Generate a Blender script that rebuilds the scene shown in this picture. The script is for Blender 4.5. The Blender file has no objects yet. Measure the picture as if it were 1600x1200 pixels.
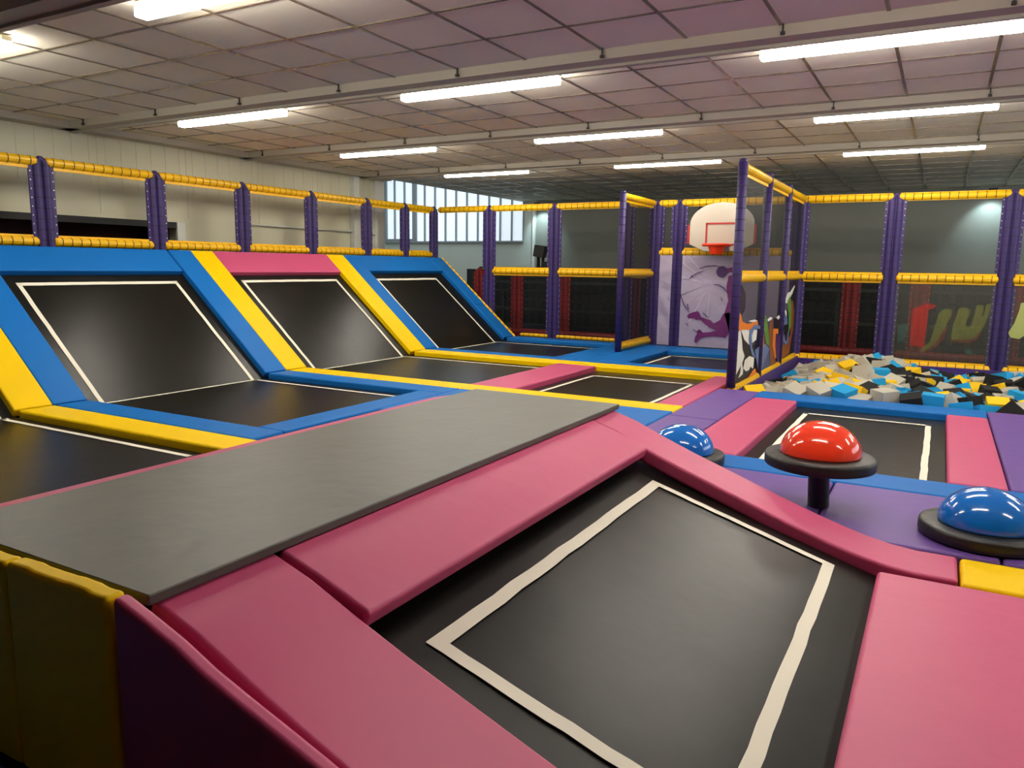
import bpy, bmesh, math, random
from mathutils import Vector, Matrix
random.seed(7)
SC = bpy.context.scene
COL = SC.collection
# ---------------------------------------------------------------- camera
cam = bpy.data.objects.new('camera', bpy.data.cameras.new('camera'))
COL.objects.link(cam)
cf = Vector((-0.482224, 0.862556, -0.153161)); cr = Vector((0.871747, 0.489769, 0.013552)); cu = Vector((-0.086703, 0.126983, 0.988108))
cam.matrix_world = Matrix(((cr.x, cu.x, -cf.x, 0), (cr.y, cu.y, -cf.y, 0), (cr.z, cu.z, -cf.z, 1.2), (0, 0, 0, 1)))
cam.data.sensor_width = 36; cam.data.sensor_fit = 'HORIZONTAL'
cam.data.lens = 1188.4 / 1600 * 36
cam.data.clip_start = 0.02
SC.camera = cam
# ---------------------------------------------------------------- world, exposure
w = bpy.data.worlds.new('world'); SC.world = w; w.use_nodes = True
w.node_tree.nodes['Background'].inputs[0].default_value = (0.75, 0.87, 1.0, 1)
w.node_tree.nodes['Background'].inputs[1].default_value = 0.6
SC.view_settings.view_transform = 'Standard'; SC.view_settings.look = 'None'
SC.view_settings.gamma = 1; SC.view_settings.use_curve_mapping = False
SC.view_settings.exposure = 1.25
TUBE = 20.0          # strength of the fluorescent diffusers
SIDE_FILL = 1.2           # fill light from unseen windows added in the right-hand wall
PANE = 0.31           # daylight on the frosted window panes
# ---------------------------------------------------------------- helpers
def spot(name, loc, target, power, size, col):
    l = bpy.data.lights.new(name, 'SPOT'); l.energy = power; l.spot_size = math.radians(size); l.spot_blend = 0.6
    l.color = col; l.shadow_soft_size = 0.05
    o = bpy.data.objects.new(name, l); COL.objects.link(o); o.location = loc
    o.rotation_euler = (Vector(target) - Vector(loc)).to_track_quat('-Z', 'Y').to_euler()
    return o

def srgb(h):
    c = [int(h[i:i+2], 16) / 255 for i in (0, 2, 4)]
    return tuple(x / 12.92 if x < 0.04045 else ((x + 0.055) / 1.055) ** 2.4 for x in c) + (1,)

MATS = {}
def mat(name, col, rough=0.5, bump=(), metal=0.0, spec=0.5, var=0.0, varscale=3.0, coat=0.0, sheen=0.0):
    """bump: list of (noise scale, strength, distance)"""
    m = bpy.data.materials.new(name); m.use_nodes = True; MATS[name] = m
    nt = m.node_tree; b = nt.nodes['Principled BSDF']
    c = srgb(col) if isinstance(col, str) else col
    b.inputs['Base Color'].default_value = c
    b.inputs['Roughness'].default_value = rough; b.inputs['Metallic'].default_value = metal
    b.inputs['Specular IOR Level'].default_value = spec; b.inputs['Coat Weight'].default_value = coat
    b.inputs['Coat Roughness'].default_value = 0.08
    b.inputs['Sheen Weight'].default_value = sheen
    tc = nt.nodes.new('ShaderNodeTexCoord')
    last = None
    for s, st, d in bump:
        n = nt.nodes.new('ShaderNodeTexNoise'); n.inputs['Scale'].default_value = s; n.inputs['Detail'].default_value = 3
        nt.links.new(tc.outputs['Object'], n.inputs['Vector'])
        bp = nt.nodes.new('ShaderNodeBump'); bp.inputs['Strength'].default_value = st; bp.inputs['Distance'].default_value = d
        nt.links.new(n.outputs['Fac'], bp.inputs['Height'])
        if last: nt.links.new(last.outputs[0], bp.inputs['Normal'])
        last = bp
    if last: nt.links.new(last.outputs[0], b.inputs['Normal'])
    if var:
        n = nt.nodes.new('ShaderNodeTexNoise'); n.inputs['Scale'].default_value = varscale; n.inputs['Detail'].default_value = 5
        nt.links.new(tc.outputs['Object'], n.inputs['Vector'])
        mx = nt.nodes.new('ShaderNodeMix'); mx.data_type = 'RGBA'
        mx.inputs[6].default_value = tuple(x * (1 - var) for x in c[:3]) + (1,)
        mx.inputs[7].default_value = tuple(min(1, x * (1 + var)) for x in c[:3]) + (1,)
        nt.links.new(n.outputs['Fac'], mx.inputs[0]); nt.links.new(mx.outputs[2], b.inputs['Base Color'])
    return m

def emis(name, col, s):
    m = bpy.data.materials.new(name); m.use_nodes = True; MATS[name] = m
    b = m.node_tree.nodes['Principled BSDF']
    b.inputs['Base Color'].default_value = (0.8, 0.8, 0.8, 1)
    b.inputs['Emission Color'].default_value = col; b.inputs['Emission Strength'].default_value = s
    return m

def veil(name, col, alpha, rough=0.6):
    """see-through sheet: a fine cord pattern mixed with transparency"""
    m = mat(name, col, rough)
    nt = m.node_tree; b = nt.nodes['Principled BSDF']; out = nt.nodes['Material Output']
    t = nt.nodes.new('ShaderNodeBsdfTransparent'); mx = nt.nodes.new('ShaderNodeMixShader')
    tc = nt.nodes.new('ShaderNodeTexCoord'); wv = nt.nodes.new('ShaderNodeTexChecker'); wv.inputs['Scale'].default_value = 95
    nt.links.new(tc.outputs['Object'], wv.inputs['Vector'])
    mr = nt.nodes.new('ShaderNodeMapRange'); mr.inputs[3].default_value = max(0, alpha - 0.04); mr.inputs[4].default_value = min(1, alpha + 0.04)
    nt.links.new(wv.outputs['Fac'], mr.inputs[0]); nt.links.new(mr.outputs[0], mx.inputs[0])
    nt.links.new(t.outputs[0], mx.inputs[1]); nt.links.new(b.outputs[0], mx.inputs[2]); nt.links.new(mx.outputs[0], out.inputs[0])
    return m

VB = [(5, 0.18, 0.02), (260, 0.10, 0.001)]
mat('pink', 'C64E7A', 0.45, VB, spec=0.4); mat('blue', '166CBC', 0.47, VB, spec=0.12); mat('yellow', 'F4CA00', 0.48, VB, spec=0.12)
mat('purple', '6A4A98', 0.48, VB, spec=0.3); mat('purple_deep', '432878', 0.5, VB)
mat('black_vinyl', '4E4E45', 0.46, [(4, 0.3, 0.02), (14, 0.12, 0.01), (260, 0.1, 0.001)])
mat('bed', '141310', 0.32, [(3, 0.15, 0.02), (300, 0.25, 0.001)], spec=0.25, var=0.35, varscale=5)
mat('tape', 'EDE8D8', 0.7, [(40, 0.3, 0.003)])
mat('steel_dark', '101012', 0.5)
mat('deck', '17171A', 0.8)
mat('tube_purple', '352463', 0.55, [(30, 0.25, 0.004)]); mat('tube_yellow', 'F4BC00', 0.45, [(30, 0.25, 0.004)])
mat('tube_red', '86161A', 0.5, [(30, 0.25, 0.004)])
mat('tie', '14101C', 0.6); mat('eyelet', 'D8D8D8', 0.3, metal=0.8)
veil('net', '0A0B0C', 0.22); veil('net_dense', '08090A', 0.68); veil('net_pit', '0A0B0C', 0.10); veil('net_back', '0D0F0D', 0.42)
veil('banner_film', '6E7068', 0.30, 0.3); veil('letter', '969A48', 0.32, 0.4); veil('film_red', 'D8281C', 0.38, 0.4)
veil('film_orange', 'A8503A', 0.25, 0.4); veil('film_teal', '5F948A', 0.2, 0.4); veil('film_pale', 'C0CC78', 0.7, 0.4)
mat('tile', 'EAE3D2', 0.9, [(150, 0.3, 0.002)], var=0.07, varscale=1.2)
mat('tbar', '8C8274', 0.25, metal=0.4)
mat('beam', 'B4AEA0', 0.5); mat('bench', '48504E', 0.25); mat('cream', 'D8CDAE', 0.5); mat('hook', '2A2624', 0.5)
mat('wall_paint', 'CCCAB2', 0.55, [(2, 0.1, 0.02)], var=0.06); mat('wall_back', 'B9BFB6', 0.6, var=0.05); mat('wall_grey', '84857C', 0.6, var=0.05)
mat('white_paint', 'D5D8D2', 0.5); mat('grey_frame', '8B9095', 0.5)
mat('floor_mat', '26262A', 0.7, var=0.2)
mat('backdrop', '1A1D1A', 0.9, var=0.3)
mat('dark_red', '3A0808', 0.7, var=0.3); mat('recess_black', '0C0D0C', 0.6)
mat('rubber_red', 'FF4626', 0.12, coat=0.6); mat('rubber_blue', '1272D2', 0.12, coat=0.6)
mat('disc_black', '222120', 0.45, [(8, 0.5, 0.02), (200, 0.1, 0.001)])
mat('banner', 'AEA3BE', 0.5, [(3, 0.5, 0.06), (9, 0.35, 0.03)]); mat('ray', 'CFC8D6', 0.5, [(3, 0.5, 0.06)])
mat('player', '6E1E68', 0.5, [(3, 0.5, 0.06)]); mat('ball_print', '4A2468', 0.5)
mat('board', 'BDB3A6', 0.15, [(6, 0.3, 0.02)], coat=0.5); mat('board_red', 'A81410', 0.35); mat('hoop', 'F03A12', 0.35)
for n, c in dict(white='E8E6E0', ink='17131C', orange='E8802A', steel='6478A8', slate='48527C', green='5E8C3C', brown='8A4C22', plum='4A2468', oval='2A2030').items():
    mat('print_' + n, c, 0.45)
for n, c in dict(yellow='F4C40C', blue='1C9BD6', grey='B9B4A6', black='1B1A1A').items():
    mat('foam_' + n, c, 0.95, [(120, 0.4, 0.002)])
mat('speaker', '111214', 0.5)
emis('tube_glow', (1.0, 0.945, 0.84, 1), TUBE)
emis('pane_glow', (0.72, 0.86, 1.0, 1), PANE)
emis('side_fill', (0.80, 0.92, 1.0, 1), SIDE_FILL); emis('overhead_fill', (0.80, 0.92, 1.0, 1), 0.9)  # fill light for the added side windows and added skylight
emis('lamp_glow', (0.8, 0.95, 1.0, 1), 14)

class MB:
    """collects shapes and links them as one mesh object"""
    def __init__(s): s.v = []; s.f = []; s.m = []
    def add(s, vs, fs, m=0):
        k = len(s.v); s.v += [tuple(x) for x in vs]
        for f in fs: s.f.append([k + i for i in f]); s.m.append(m)
    def box(s, a, b, m=0):
        x0, y0, z0 = a; x1, y1, z1 = b
        s.add([(x0,y0,z0),(x1,y0,z0),(x1,y1,z0),(x0,y1,z0),(x0,y0,z1),(x1,y0,z1),(x1,y1,z1),(x0,y1,z1)],
              [(0,3,2,1),(4,5,6,7),(0,1,5,4),(1,2,6,5),(2,3,7,6),(3,0,4,7)], m)
    def prism(s, top, off, m=0):
        """closed prism from a planar loop and an offset vector"""
        n = len(top); off = Vector(off)
        vs = [Vector(p) for p in top] + [Vector(p) + off for p in top]
        nrm = sum(((vs[i] - vs[0]).cross(vs[(i+1) % n] - vs[0]) for i in range(1, n-1)), Vector())
        if nrm.dot(off) > 0: vs = [vs[i] for i in range(n-1, -1, -1)] + [vs[n+i] for i in range(n-1, -1, -1)]
        s.add(vs, [tuple(range(n)), tuple(range(2*n-1, n-1, -1))] + [(i, i+n, (i+1) % n + n, (i+1) % n) for i in range(n)], m)
    def tube(s, a, b, r, m=0, n=10, r2=None, caps=True):
        a = Vector(a); b = Vector(b); d = (b - a).normalized(); r2 = r if r2 is None else r2
        p = d.orthogonal().normalized(); q = d.cross(p)
        vs = []
        for c, rr in ((a, r), (b, r2)):
            vs += [c + (p * math.cos(2*math.pi*i/n) + q * math.sin(2*math.pi*i/n)) * rr for i in range(n)]
        fs = [(i, (i+1) % n, n + (i+1) % n, n + i) for i in range(n)]
        if caps: fs += [tuple(range(n-1, -1, -1)), tuple(range(n, 2*n))]
        s.add(vs, fs, m)
    def lathe(s, c, prof, m=0, n=40):
        c = Vector(c); k = len(prof)
        vs = [c + Vector((r * math.cos(2*math.pi*i/n), r * math.sin(2*math.pi*i/n), z)) for i in range(n) for r, z in prof]
        fs = [(i*k+j, ((i+1) % n)*k+j, ((i+1) % n)*k+j+1, i*k+j+1) for i in range(n) for j in range(k-1)]
        s.add(vs, fs, m)
    def build(s, name, mats, parent=None, smooth=False, bevel=0, seg=3):
        me = bpy.data.meshes.new(name); me.from_pydata(s.v, [], s.f)
        for x in (mats if isinstance(mats, (list, tuple)) else [mats]): me.materials.append(MATS[x])
        me.polygons.foreach_set('material_index', s.m)
        if smooth or bevel: me.polygons.foreach_set('use_smooth', [True] * len(me.polygons))
        me.update()
        o = bpy.data.objects.new(name, me); COL.objects.link(o)
        if bevel:
            bv = o.modifiers.new('bevel', 'BEVEL'); bv.width = bevel; bv.segments = seg; bv.limit_method = 'ANGLE'
            bv.angle_limit = math.radians(40); bv.harden_normals = True
        if parent:
            o.parent = parent; o.matrix_parent_inverse = parent.matrix_world.inverted()
        return o

def tag(o, label, cat, group=None):
    o['label'] = label; o['category'] = cat
    if group: o['group'] = group
    return o
def struct(o): o['kind'] = 'structure'; return o
def thing(name, label, cat, loc=(0, 0, 0), group=None):
    o = bpy.data.objects.new(name, None); COL.objects.link(o); o.location = loc
    o.matrix_world = Matrix.Translation(loc); o.empty_display_size = 0.1
    return tag(o, label, cat, group)

FZ = -0.13            # floor under the trampoline decks
BED = -0.06
A41 = math.radians(41)
SU = Vector((-math.cos(A41), 0, math.sin(A41))); SN = Vector((math.sin(A41), 0, math.cos(A41))); SO = Vector((-6.42, 0, 0))
def slope(s, y, n=0.0): return SO + SU * s + Vector((0, y, 0)) + SN * n

# outlines of the prints, in metres on their own sheets
TR = {"player":{"leg":[[-3.422,0.468],[-3.393,0.506],[-3.312,0.539],[-3.253,0.552],[-3.221,0.514],[-3.204,0.47],[-3.113,0.437],[-3.053,0.425],[-2.999,0.376],[-2.907,0.432],[-2.868,0.521],[-2.847,0.539],[-2.769,0.551],[-2.711,0.296],[-2.792,0.204],[-2.812,0.166],[-2.863,0.178],[-2.981,0.182],[-3.098,0.165],[-3.179,0.145],[-3.215,0.121],[-3.25,0.059],[-3.288,0.072],[-3.277,0.154],[-3.247,0.201],[-3.252,0.245],[-3.223,0.276],[-3.185,0.256],[-3.161,0.228],[-3.043,0.242],[-2.956,0.268],[-3.061,0.307],[-3.138,0.362],[-3.201,0.418],[-3.246,0.431],[-3.268,0.415],[-3.307,0.443],[-3.39,0.432]],"torso":[[-2.847,0.539],[-2.8,0.726],[-2.84,0.927],[-2.814,1.099],[-2.715,1.115],[-2.645,0.875],[-2.64,0.3],[-2.749,0.206]],"arm":[[-2.856,1.21],[-2.764,1.228],[-2.679,1.213],[-2.673,1.116],[-2.803,1.157],[-2.844,1.113]]},"ball":[[-2.915,1.158],[-2.92,1.244]],"lines":[[[-3.264,1.196],[-3.155,1.238],[-3.039,1.249],[-2.951,1.233]],[[-3.384,1.067],[-3.312,1.123],[-3.203,1.162]],[[-3.031,0.966],[-2.95,0.96],[-2.876,0.919],[-2.799,0.827]],[[-2.911,0.773],[-2.887,0.724]],[[-3.548,0.879],[-3.527,0.761],[-3.468,0.63],[-3.387,0.536]],[[-3.431,0.661],[-3.397,0.573]],[[-3.169,0.53],[-3.092,0.46]],[[-3.432,0.363],[-3.392,0.32]],[[-3.313,0.264],[-3.244,0.231]],[[-3.408,1.042],[-3.37,1.097],[-3.354,1.068]]],"centre":[[-3.083,0.979]],"graf":[["white",[[7.788,0.902],[7.862,0.777],[7.989,0.626],[8.092,0.577],[8.905,0.524],[8.885,0.41],[8.48,0.374],[8.837,0.206],[8.816,0.092],[8.327,0.035],[7.779,0.055],[7.78,0.495],[7.77,0.802]]],["oval",[[7.793,1.053],[8.018,1.04],[8.205,0.942],[8.224,0.783],[8.056,0.716],[7.852,0.819]]],["ink",[[8.069,0.579],[8.263,0.458],[8.503,0.384],[8.792,0.36],[8.892,0.2],[8.563,0.255],[8.347,0.232],[8.297,0.149],[8.432,0.098],[8.582,0.095],[8.66,0.126],[8.878,0.062],[8.582,0.004],[8.241,0.002],[7.783,0.039],[7.941,0.103],[8.17,0.185],[8.163,0.12],[8.086,0.064],[8.29,0.084],[8.3,0.138],[8.234,0.21],[8.335,0.277],[8.22,0.353],[8.173,0.443]]],["white",[[8.403,0.204],[8.526,0.208],[8.587,0.168],[8.466,0.153]]],["orange",[[7.802,0.811],[8.028,0.739],[8.117,0.66],[8.364,0.619],[8.876,0.624],[8.919,0.569],[8.481,0.552],[8.092,0.577],[7.96,0.565],[7.845,0.634]]],["white",[[8.405,0.65],[8.709,0.65],[8.876,0.624],[8.613,0.624]]],["steel",[[8.481,0.463],[8.507,0.55],[8.725,0.592],[9.003,0.564],[9.161,0.507],[8.902,0.536],[8.689,0.538],[8.603,0.477],[8.668,0.336],[8.892,0.2],[8.665,0.257],[8.531,0.37]]],["steel",[[8.809,0.301],[9.075,0.325],[9.363,0.325],[9.629,0.253],[9.77,0.012],[9.091,-0.01],[9.048,0.043],[8.892,0.2]]],["slate",[[9.231,-0.002],[9.426,0.123],[9.637,0.227],[9.77,0.012]]],["orange",[[8.768,0.074],[8.871,0.086],[9.012,-0.025],[8.336,0.001],[8.575,0.028]]],["green",[[9.131,0.697],[9.318,0.653],[9.492,0.486],[9.614,0.354],[9.644,0.264],[9.424,0.32],[9.294,0.451],[9.146,0.556]]],["orange",[[9.053,0.491],[9.235,0.455],[9.286,0.289],[9.109,0.304]]],["brown",[[9.584,0.578],[9.732,0.607],[9.746,0.469],[9.824,0.236],[10.073,0.084],[10.096,0.017],[9.77,0.012],[9.629,0.253],[9.523,0.484]]],["ink",[[9.764,0.605],[10.161,0.611],[10.218,0.451],[9.807,0.478]]],["orange",[[9.774,0.48],[10.112,0.458],[10.136,0.392],[9.963,0.404],[9.983,0.248],[10.108,0.081],[10.004,0.091],[9.815,0.262]]],["plum",[[9.986,0.396],[10.28,0.375],[10.442,0.021],[10.197,0.019],[10.004,0.246]]],["white",[[9.36,0.615],[9.503,0.637],[9.663,0.623],[9.608,0.601],[9.398,0.589]]],["white",[[9.892,0.611],[10.084,0.634],[10.166,0.597],[10.036,0.578]]],["brown",[[10.816,0.809],[11.009,0.817],[11.207,0.629],[11.229,0.372],[11.12,0.238],[11.029,0.061],[10.472,0.039],[10.409,0.212],[10.74,0.212],[11.009,0.317],[10.995,0.555]]],["ink",[[10.377,0.692],[10.725,0.65],[10.958,0.445],[10.791,0.277],[10.497,0.366]]],["white",[[10.379,0.784],[10.555,0.897],[10.776,0.912],[11.058,0.996],[11.163,0.939],[10.873,0.862],[10.754,0.771],[10.531,0.765]]],["green",[[10.596,0.79],[10.795,0.864],[10.966,0.667],[10.999,0.443],[10.843,0.342],[10.772,0.566]]],["steel",[[10.339,0.602],[10.582,0.63],[10.726,0.487],[10.42,0.478]]],["white",[[10.396,0.698],[10.572,0.657],[10.598,0.589],[10.433,0.637]]],["steel",[[10.428,0.358],[10.565,0.281],[10.726,0.248],[10.753,0.376],[10.843,0.342],[10.829,0.219],[10.665,0.211],[10.458,0.275]]],["ink",[[11.134,1.009],[11.234,1.007],[11.258,0.909],[11.015,0.803],[10.866,0.781],[10.907,0.875]]]],"let":[["letter",[[0.009,0.694],[0.081,0.719],[0.137,0.71],[0.136,0.615],[0.083,0.485],[0.039,0.354],[-0.027,0.243],[-0.114,0.151],[-0.198,0.134],[-0.165,0.191],[-0.085,0.261],[-0.066,0.37],[-0.04,0.5],[-0.014,0.63]]],["letter",[[0.217,0.734],[0.28,0.747],[0.346,0.718],[0.343,0.645],[0.308,0.538],[0.322,0.486],[0.366,0.499],[0.385,0.584],[0.413,0.773],[0.483,0.786],[0.494,0.714],[0.475,0.63],[0.502,0.631],[0.518,0.787],[0.569,0.81],[0.567,0.737],[0.531,0.549],[0.488,0.443],[0.433,0.356],[0.355,0.319],[0.173,0.309],[0.15,0.361],[0.171,0.532],[0.199,0.639]]],["letter",[[0.889,0.821],[0.939,0.833],[1.025,0.816],[1.067,0.727],[1.043,0.635],[0.979,0.591],[0.963,0.407],[0.916,0.363],[0.82,0.378],[0.788,0.438],[0.845,0.564],[0.881,0.729]]],["red",[[-0.332,0.692],[-0.168,0.784],[-0.053,0.766],[-0.068,0.723],[-0.141,0.688],[-0.14,0.463],[-0.149,0.344],[-0.146,0.192],[-0.32,0.203],[-0.326,0.508]]],["orange",[[0.083,0.485],[0.103,0.465],[0.079,0.314],[-0.004,0.201],[-0.129,0.106],[-0.188,0.124],[-0.114,0.151],[-0.027,0.243],[0.039,0.354]]],["orange",[[0.15,0.361],[0.173,0.309],[0.355,0.319],[0.433,0.356],[0.488,0.443],[0.499,0.422],[0.445,0.325],[0.359,0.277],[0.166,0.276]]],["teal",[[0.321,0.19],[0.393,0.205],[0.427,0.123],[0.354,0.128]]],["teal",[[-0.487,0.456],[-0.394,0.505],[-0.35,0.452],[-0.403,0.264],[-0.469,0.238]]]]}
# ================================================================ room shell
XL, XR, YB, YF, ZC = -8.7, 6.0, 16.2, -3.0, 2.7
m = MB(); PZ = -0.95
for a in ((-13.4, YF, XR, 7.78), (-13.4, 7.78, -1.78, 11.66), (2.1, 7.78, XR, 11.66), (-13.4, 11.66, XR, YB)): m.box((a[0], a[1], FZ - 0.1), (a[2], a[3], FZ))
m.box((-1.78, 7.78, PZ - 0.1), (2.1, 11.66, PZ)); m.box((-1.82, 7.74, PZ), (2.14, 7.78, FZ - 0.1)); m.box((2.1, 7.78, PZ), (2.14, 11.66, FZ - 0.1))
struct(m.build('floor', 'floor_mat'))
# left wall with its long dark opening
m = MB()
m.box((XL - 0.3, YF, 1.70), (XL, 10.8, ZC + 0.5)); m.box((XL - 0.3, 6.72, FZ), (XL, 10.8, 1.70)); m.box((XL - 0.3, YF, FZ), (XL, 6.72, 1.0))
for k in range(70):
    y = YF + 0.1 + k * 0.2
    if y < 10.7: m.box((XL, y, 2.05), (XL + 0.004, y + 0.012, ZC))
for y in (-1.6, -0.4, 0.8, 2.0, 3.2, 4.4, 5.6, 6.8, 8.0, 9.2): m.box((XL, y, 1.75), (XL + 0.005, y + 0.01, 2.7))
struct(m.build('wall_left', 'wall_paint'))
m = MB(); m.box((XL - 0.9, YF, 0.9), (XL - 0.85, 6.8, 1.85)); m.box((XL - 0.9, 6.72, 0.9), (XL - 0.29, 6.8, 1.85)); m.box((XL - 0.9, YF, 1.75), (XL - 0.29, 6.8, 1.85)); m.box((XL - 0.9, YF, 0.9), (XL - 0.29, 6.8, 0.99)); struct(m.build('wall_recess', 'dark_red'))
m = MB(); m.box((XL - 0.2, YF, 1.625), (XL + 0.02, 6.6, 1.70)); struct(m.build('trim_1', 'recess_black'))
m = MB(); m.box((XL - 0.02, 6.62, 0.9), (XL + 0.015, 6.74, 1.70)); struct(m.build('trim_2', 'white_paint'))
m = MB(); m.box((XL, 9.96, FZ), (XL + 0.09, 10.1, ZC)); struct(m.build('trim_3', 'white_paint'))
m = MB(); m.box((XL, 10.55, FZ), (XL + 0.05, 10.8, ZC)); struct(m.build('trim_4', 'white_paint'))
m = MB(); m.tube((XL + 0.04, 7.7, 1.735), (XL + 0.04, 9.96, 1.73), 0.012); m.tube((XL + 0.04, 10.1, 1.73), (XL + 0.04, 10.55, 1.70), 0.012)
tag(m.build('wall_pipe', 'white_paint', smooth=True), 'thin white pipe running level along the pale left wall', 'pipe')
# room widens past the end of the left wall
m = MB(); m.box((-13.4, 10.8, FZ), (-13.2, YB, 3.9)); struct(m.build('wall_side', 'white_paint'))
m = MB(); m.box((-13.4, 10.5, FZ), (XL - 0.3, 10.8, 3.9)); struct(m.build('wall_return', 'wall_paint'))
m = MB(); m.box((-13.4, 10.5, 3.9), (XL - 0.05, YB, 3.95)); struct(m.build('ceiling_high', 'white_paint'))
m = MB(); m.box((XL - 0.1, 10.8, ZC), (XL - 0.05, YB, 3.9)); struct(m.build('wall_upstand', 'white_paint'))
# far wall: under and beside the window, then the long grey wall
m = MB(); m.box((-13.4, YB, FZ), (-8.45, YB + 0.2, 1.79)); m.box((-13.4, YB, 1.79), (-12.95, YB + 0.2, 3.9)); m.box((-8.8, YB, 1.79), (-8.45, YB + 0.2, 3.9))
m.box((-12.95, YB, 3.6), (-8.8, YB + 0.2, 3.9)); struct(m.build('wall_window', 'wall_back'))
m = MB(); m.box((-8.45, YB - 0.02, FZ), (XR, YB + 0.2, ZC + 0.1)); struct(m.build('wall_far', 'wall_grey'))
m = MB(); m.box((-8.45, YB - 0.16, 2.49), (XR, YB - 0.02, 2.56)); struct(m.build('trim_5', 'white_paint'))
m = MB(); m.box((-8.52, YB - 0.08, FZ), (-8.46, YB, 2.49)); struct(m.build('trim_6', 'white_paint'))
m = MB(); m.box((XR, YF, FZ), (XR + 0.2, YB, ZC)); struct(m.build('wall_right', 'wall_back'))
m = MB(); m.box((XL - 0.3, YF - 0.2, FZ), (XR, YF, ZC)); struct(m.build('wall_near', 'backdrop'))
# window
wf = struct(MB().build('window_1', 'grey_frame'))
m = MB()
xs = [-12.95 + i * 0.319 for i in range(14)]
for i, x in enumerate(xs):
    wd = 0.06 if i in (0, 3) else 0.013
    m.box((x - wd, YB - 0.03, 1.79), (x + wd, YB + 0.05, 3.6))
m.box((-12.95, YB - 0.06, 1.76), (-8.8, YB + 0.06, 1.80)); m.box((-12.95, YB - 0.05, 1.79), (-11.95, YB + 0.05, 1.86)); m.box((-12.95, YB - 0.03, 3.56), (-8.8, YB + 0.05, 3.6))
m.build('window_frame', 'grey_frame', wf)
m = MB(); m.box((-12.95, YB + 0.03, 1.79), (-8.8, YB + 0.04, 3.6)); m.build('pane', 'pane_glow', wf)
wf = struct(MB().build('added_window', 'grey_frame'))  # unseen windows, added to brighten the back of the room
m = MB(); m.box((XR - 0.03, 6.0, 0.9), (XR - 0.02, 15.6, 2.4)); m.build('pane', 'side_fill', wf)
m = MB()
for k in range(9): m.box((XR - 0.06, 6.0 + 1.2 * k - 0.03, 0.9), (XR, 6.0 + 1.2 * k + 0.03, 2.4))
m.box((XR - 0.06, 6.0, 0.86), (XR, 15.6, 0.92)); m.box((XR - 0.06, 6.0, 2.38), (XR, 15.6, 2.44)); m.build('window_frame', 'grey_frame', wf)
wf = struct(MB().build('added_skylight', 'grey_frame'))  # unseen skylight, added to light the area behind the far left fence
m = MB(); m.box((-12.6, 12.0, 3.88), (-9.2, 15.4, 3.89)); m.build('pane', 'overhead_fill', wf)
# ceiling: tiles, T-bars, beams
m = MB(); m.box((XL - 0.05, YF, ZC), (XR, YB, ZC + 0.05)); struct(m.build('ceiling', 'tile'))
m = MB()
x = -8.21
while x < XR:
    m.box((x - 0.011, YF, ZC - 0.006), (x + 0.011, YB, ZC)); x += 0.6
y = -2.61
while y < YB:
    m.box((XL, y - 0.011, ZC - 0.0055), (XR, y + 0.011, ZC)); y += 0.6
struct(m.build('trim_7', 'tbar'))
m = MB(); m.box((XL, YF, 2.63), (XL + 0.22, 10.8, ZC)); struct(m.build('trim_8', 'beam'))
ROWS = (3.05, 5.56, 8.05, 10.5); BO = 0.30
for i, yl in enumerate(ROWS):
    yb = yl - BO
    b = MB(); b.box((XL, yb - 0.10, 2.63), (XR, yb + 0.04, ZC)); b.box((XL, yb + 0.04, 2.61), (XR, yb + 0.09, 2.66))
    bo = struct(b.build('trim_%d' % (9 + i), 'beam'))
    x = -8.2
    while x < 4:
        h = MB(); h.box((x, yb - 0.122, 2.645), (x + 0.01, yb - 0.112, 2.70)); h.box((x - 0.008, yb - 0.13, 2.635), (x + 0.018, yb - 0.108, 2.652))
        h.build('hook', 'hook', bo); x += 1.2
COLS = (-6.5, -3.48, -0.46, 2.56)
LAB = {(0, 0): 'ceiling tube light at the upper left corner, only its right tip in view', (0, 1): 'nearest ceiling tube light at the top left, cut by the top edge',
 (1, 0): 'ceiling tube light of the second row, nearest the left wall', (1, 1): 'middle ceiling tube light of the second row', (1, 2): 'long ceiling tube light at the top right, largest of the right column',
 (2, 0): 'ceiling tube light of the third row nearest the left wall', (2, 1): 'middle ceiling tube light of the third row', (2, 2): 'ceiling tube light of the right column, between two others',
 (3, 0): 'ceiling tube light furthest back, above the window', (3, 1): 'ceiling tube light furthest back in the middle, above the short partition', (3, 2): 'ceiling tube light furthest back above the foam pit'}
for i, yl in enumerate(ROWS):
    for j, xc in enumerate(COLS):
        xc2 = xc + (0.1 if j == 0 else 0)
        lab = LAB.get((i, j), ['ceiling tube light outside the right edge, first row', 'ceiling tube light outside the right edge, second row', 'ceiling tube light outside the right edge, third row', 'ceiling tube light outside the right edge, fourth row'][i] if j == 3 else 'ceiling tube light of the first row above the camera')
        t = thing('ceiling_light', lab, 'ceiling light', (xc2, yl, 2.585), 'fluorescent tube lights under the ceiling')
        L = 0.76
        h = MB(); h.box((xc2 - L, yl - 0.035, 2.655), (xc2 + L, yl + 0.035, 2.69))
        for k in (-0.5, 0.5): h.box((xc2 + k - 0.02, yl - 0.03, 2.685), (xc2 + k + 0.02, yl + 0.03, ZC))
        h.build('housing', 'cream', t, bevel=0.008)
        d = MB(); d.box((xc2 - L + 0.01, yl - 0.045, 2.60), (xc2 + L - 0.01, yl + 0.045, 2.655)); d.build('diffuser', 'tube_glow', t, bevel=0.012)
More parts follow.
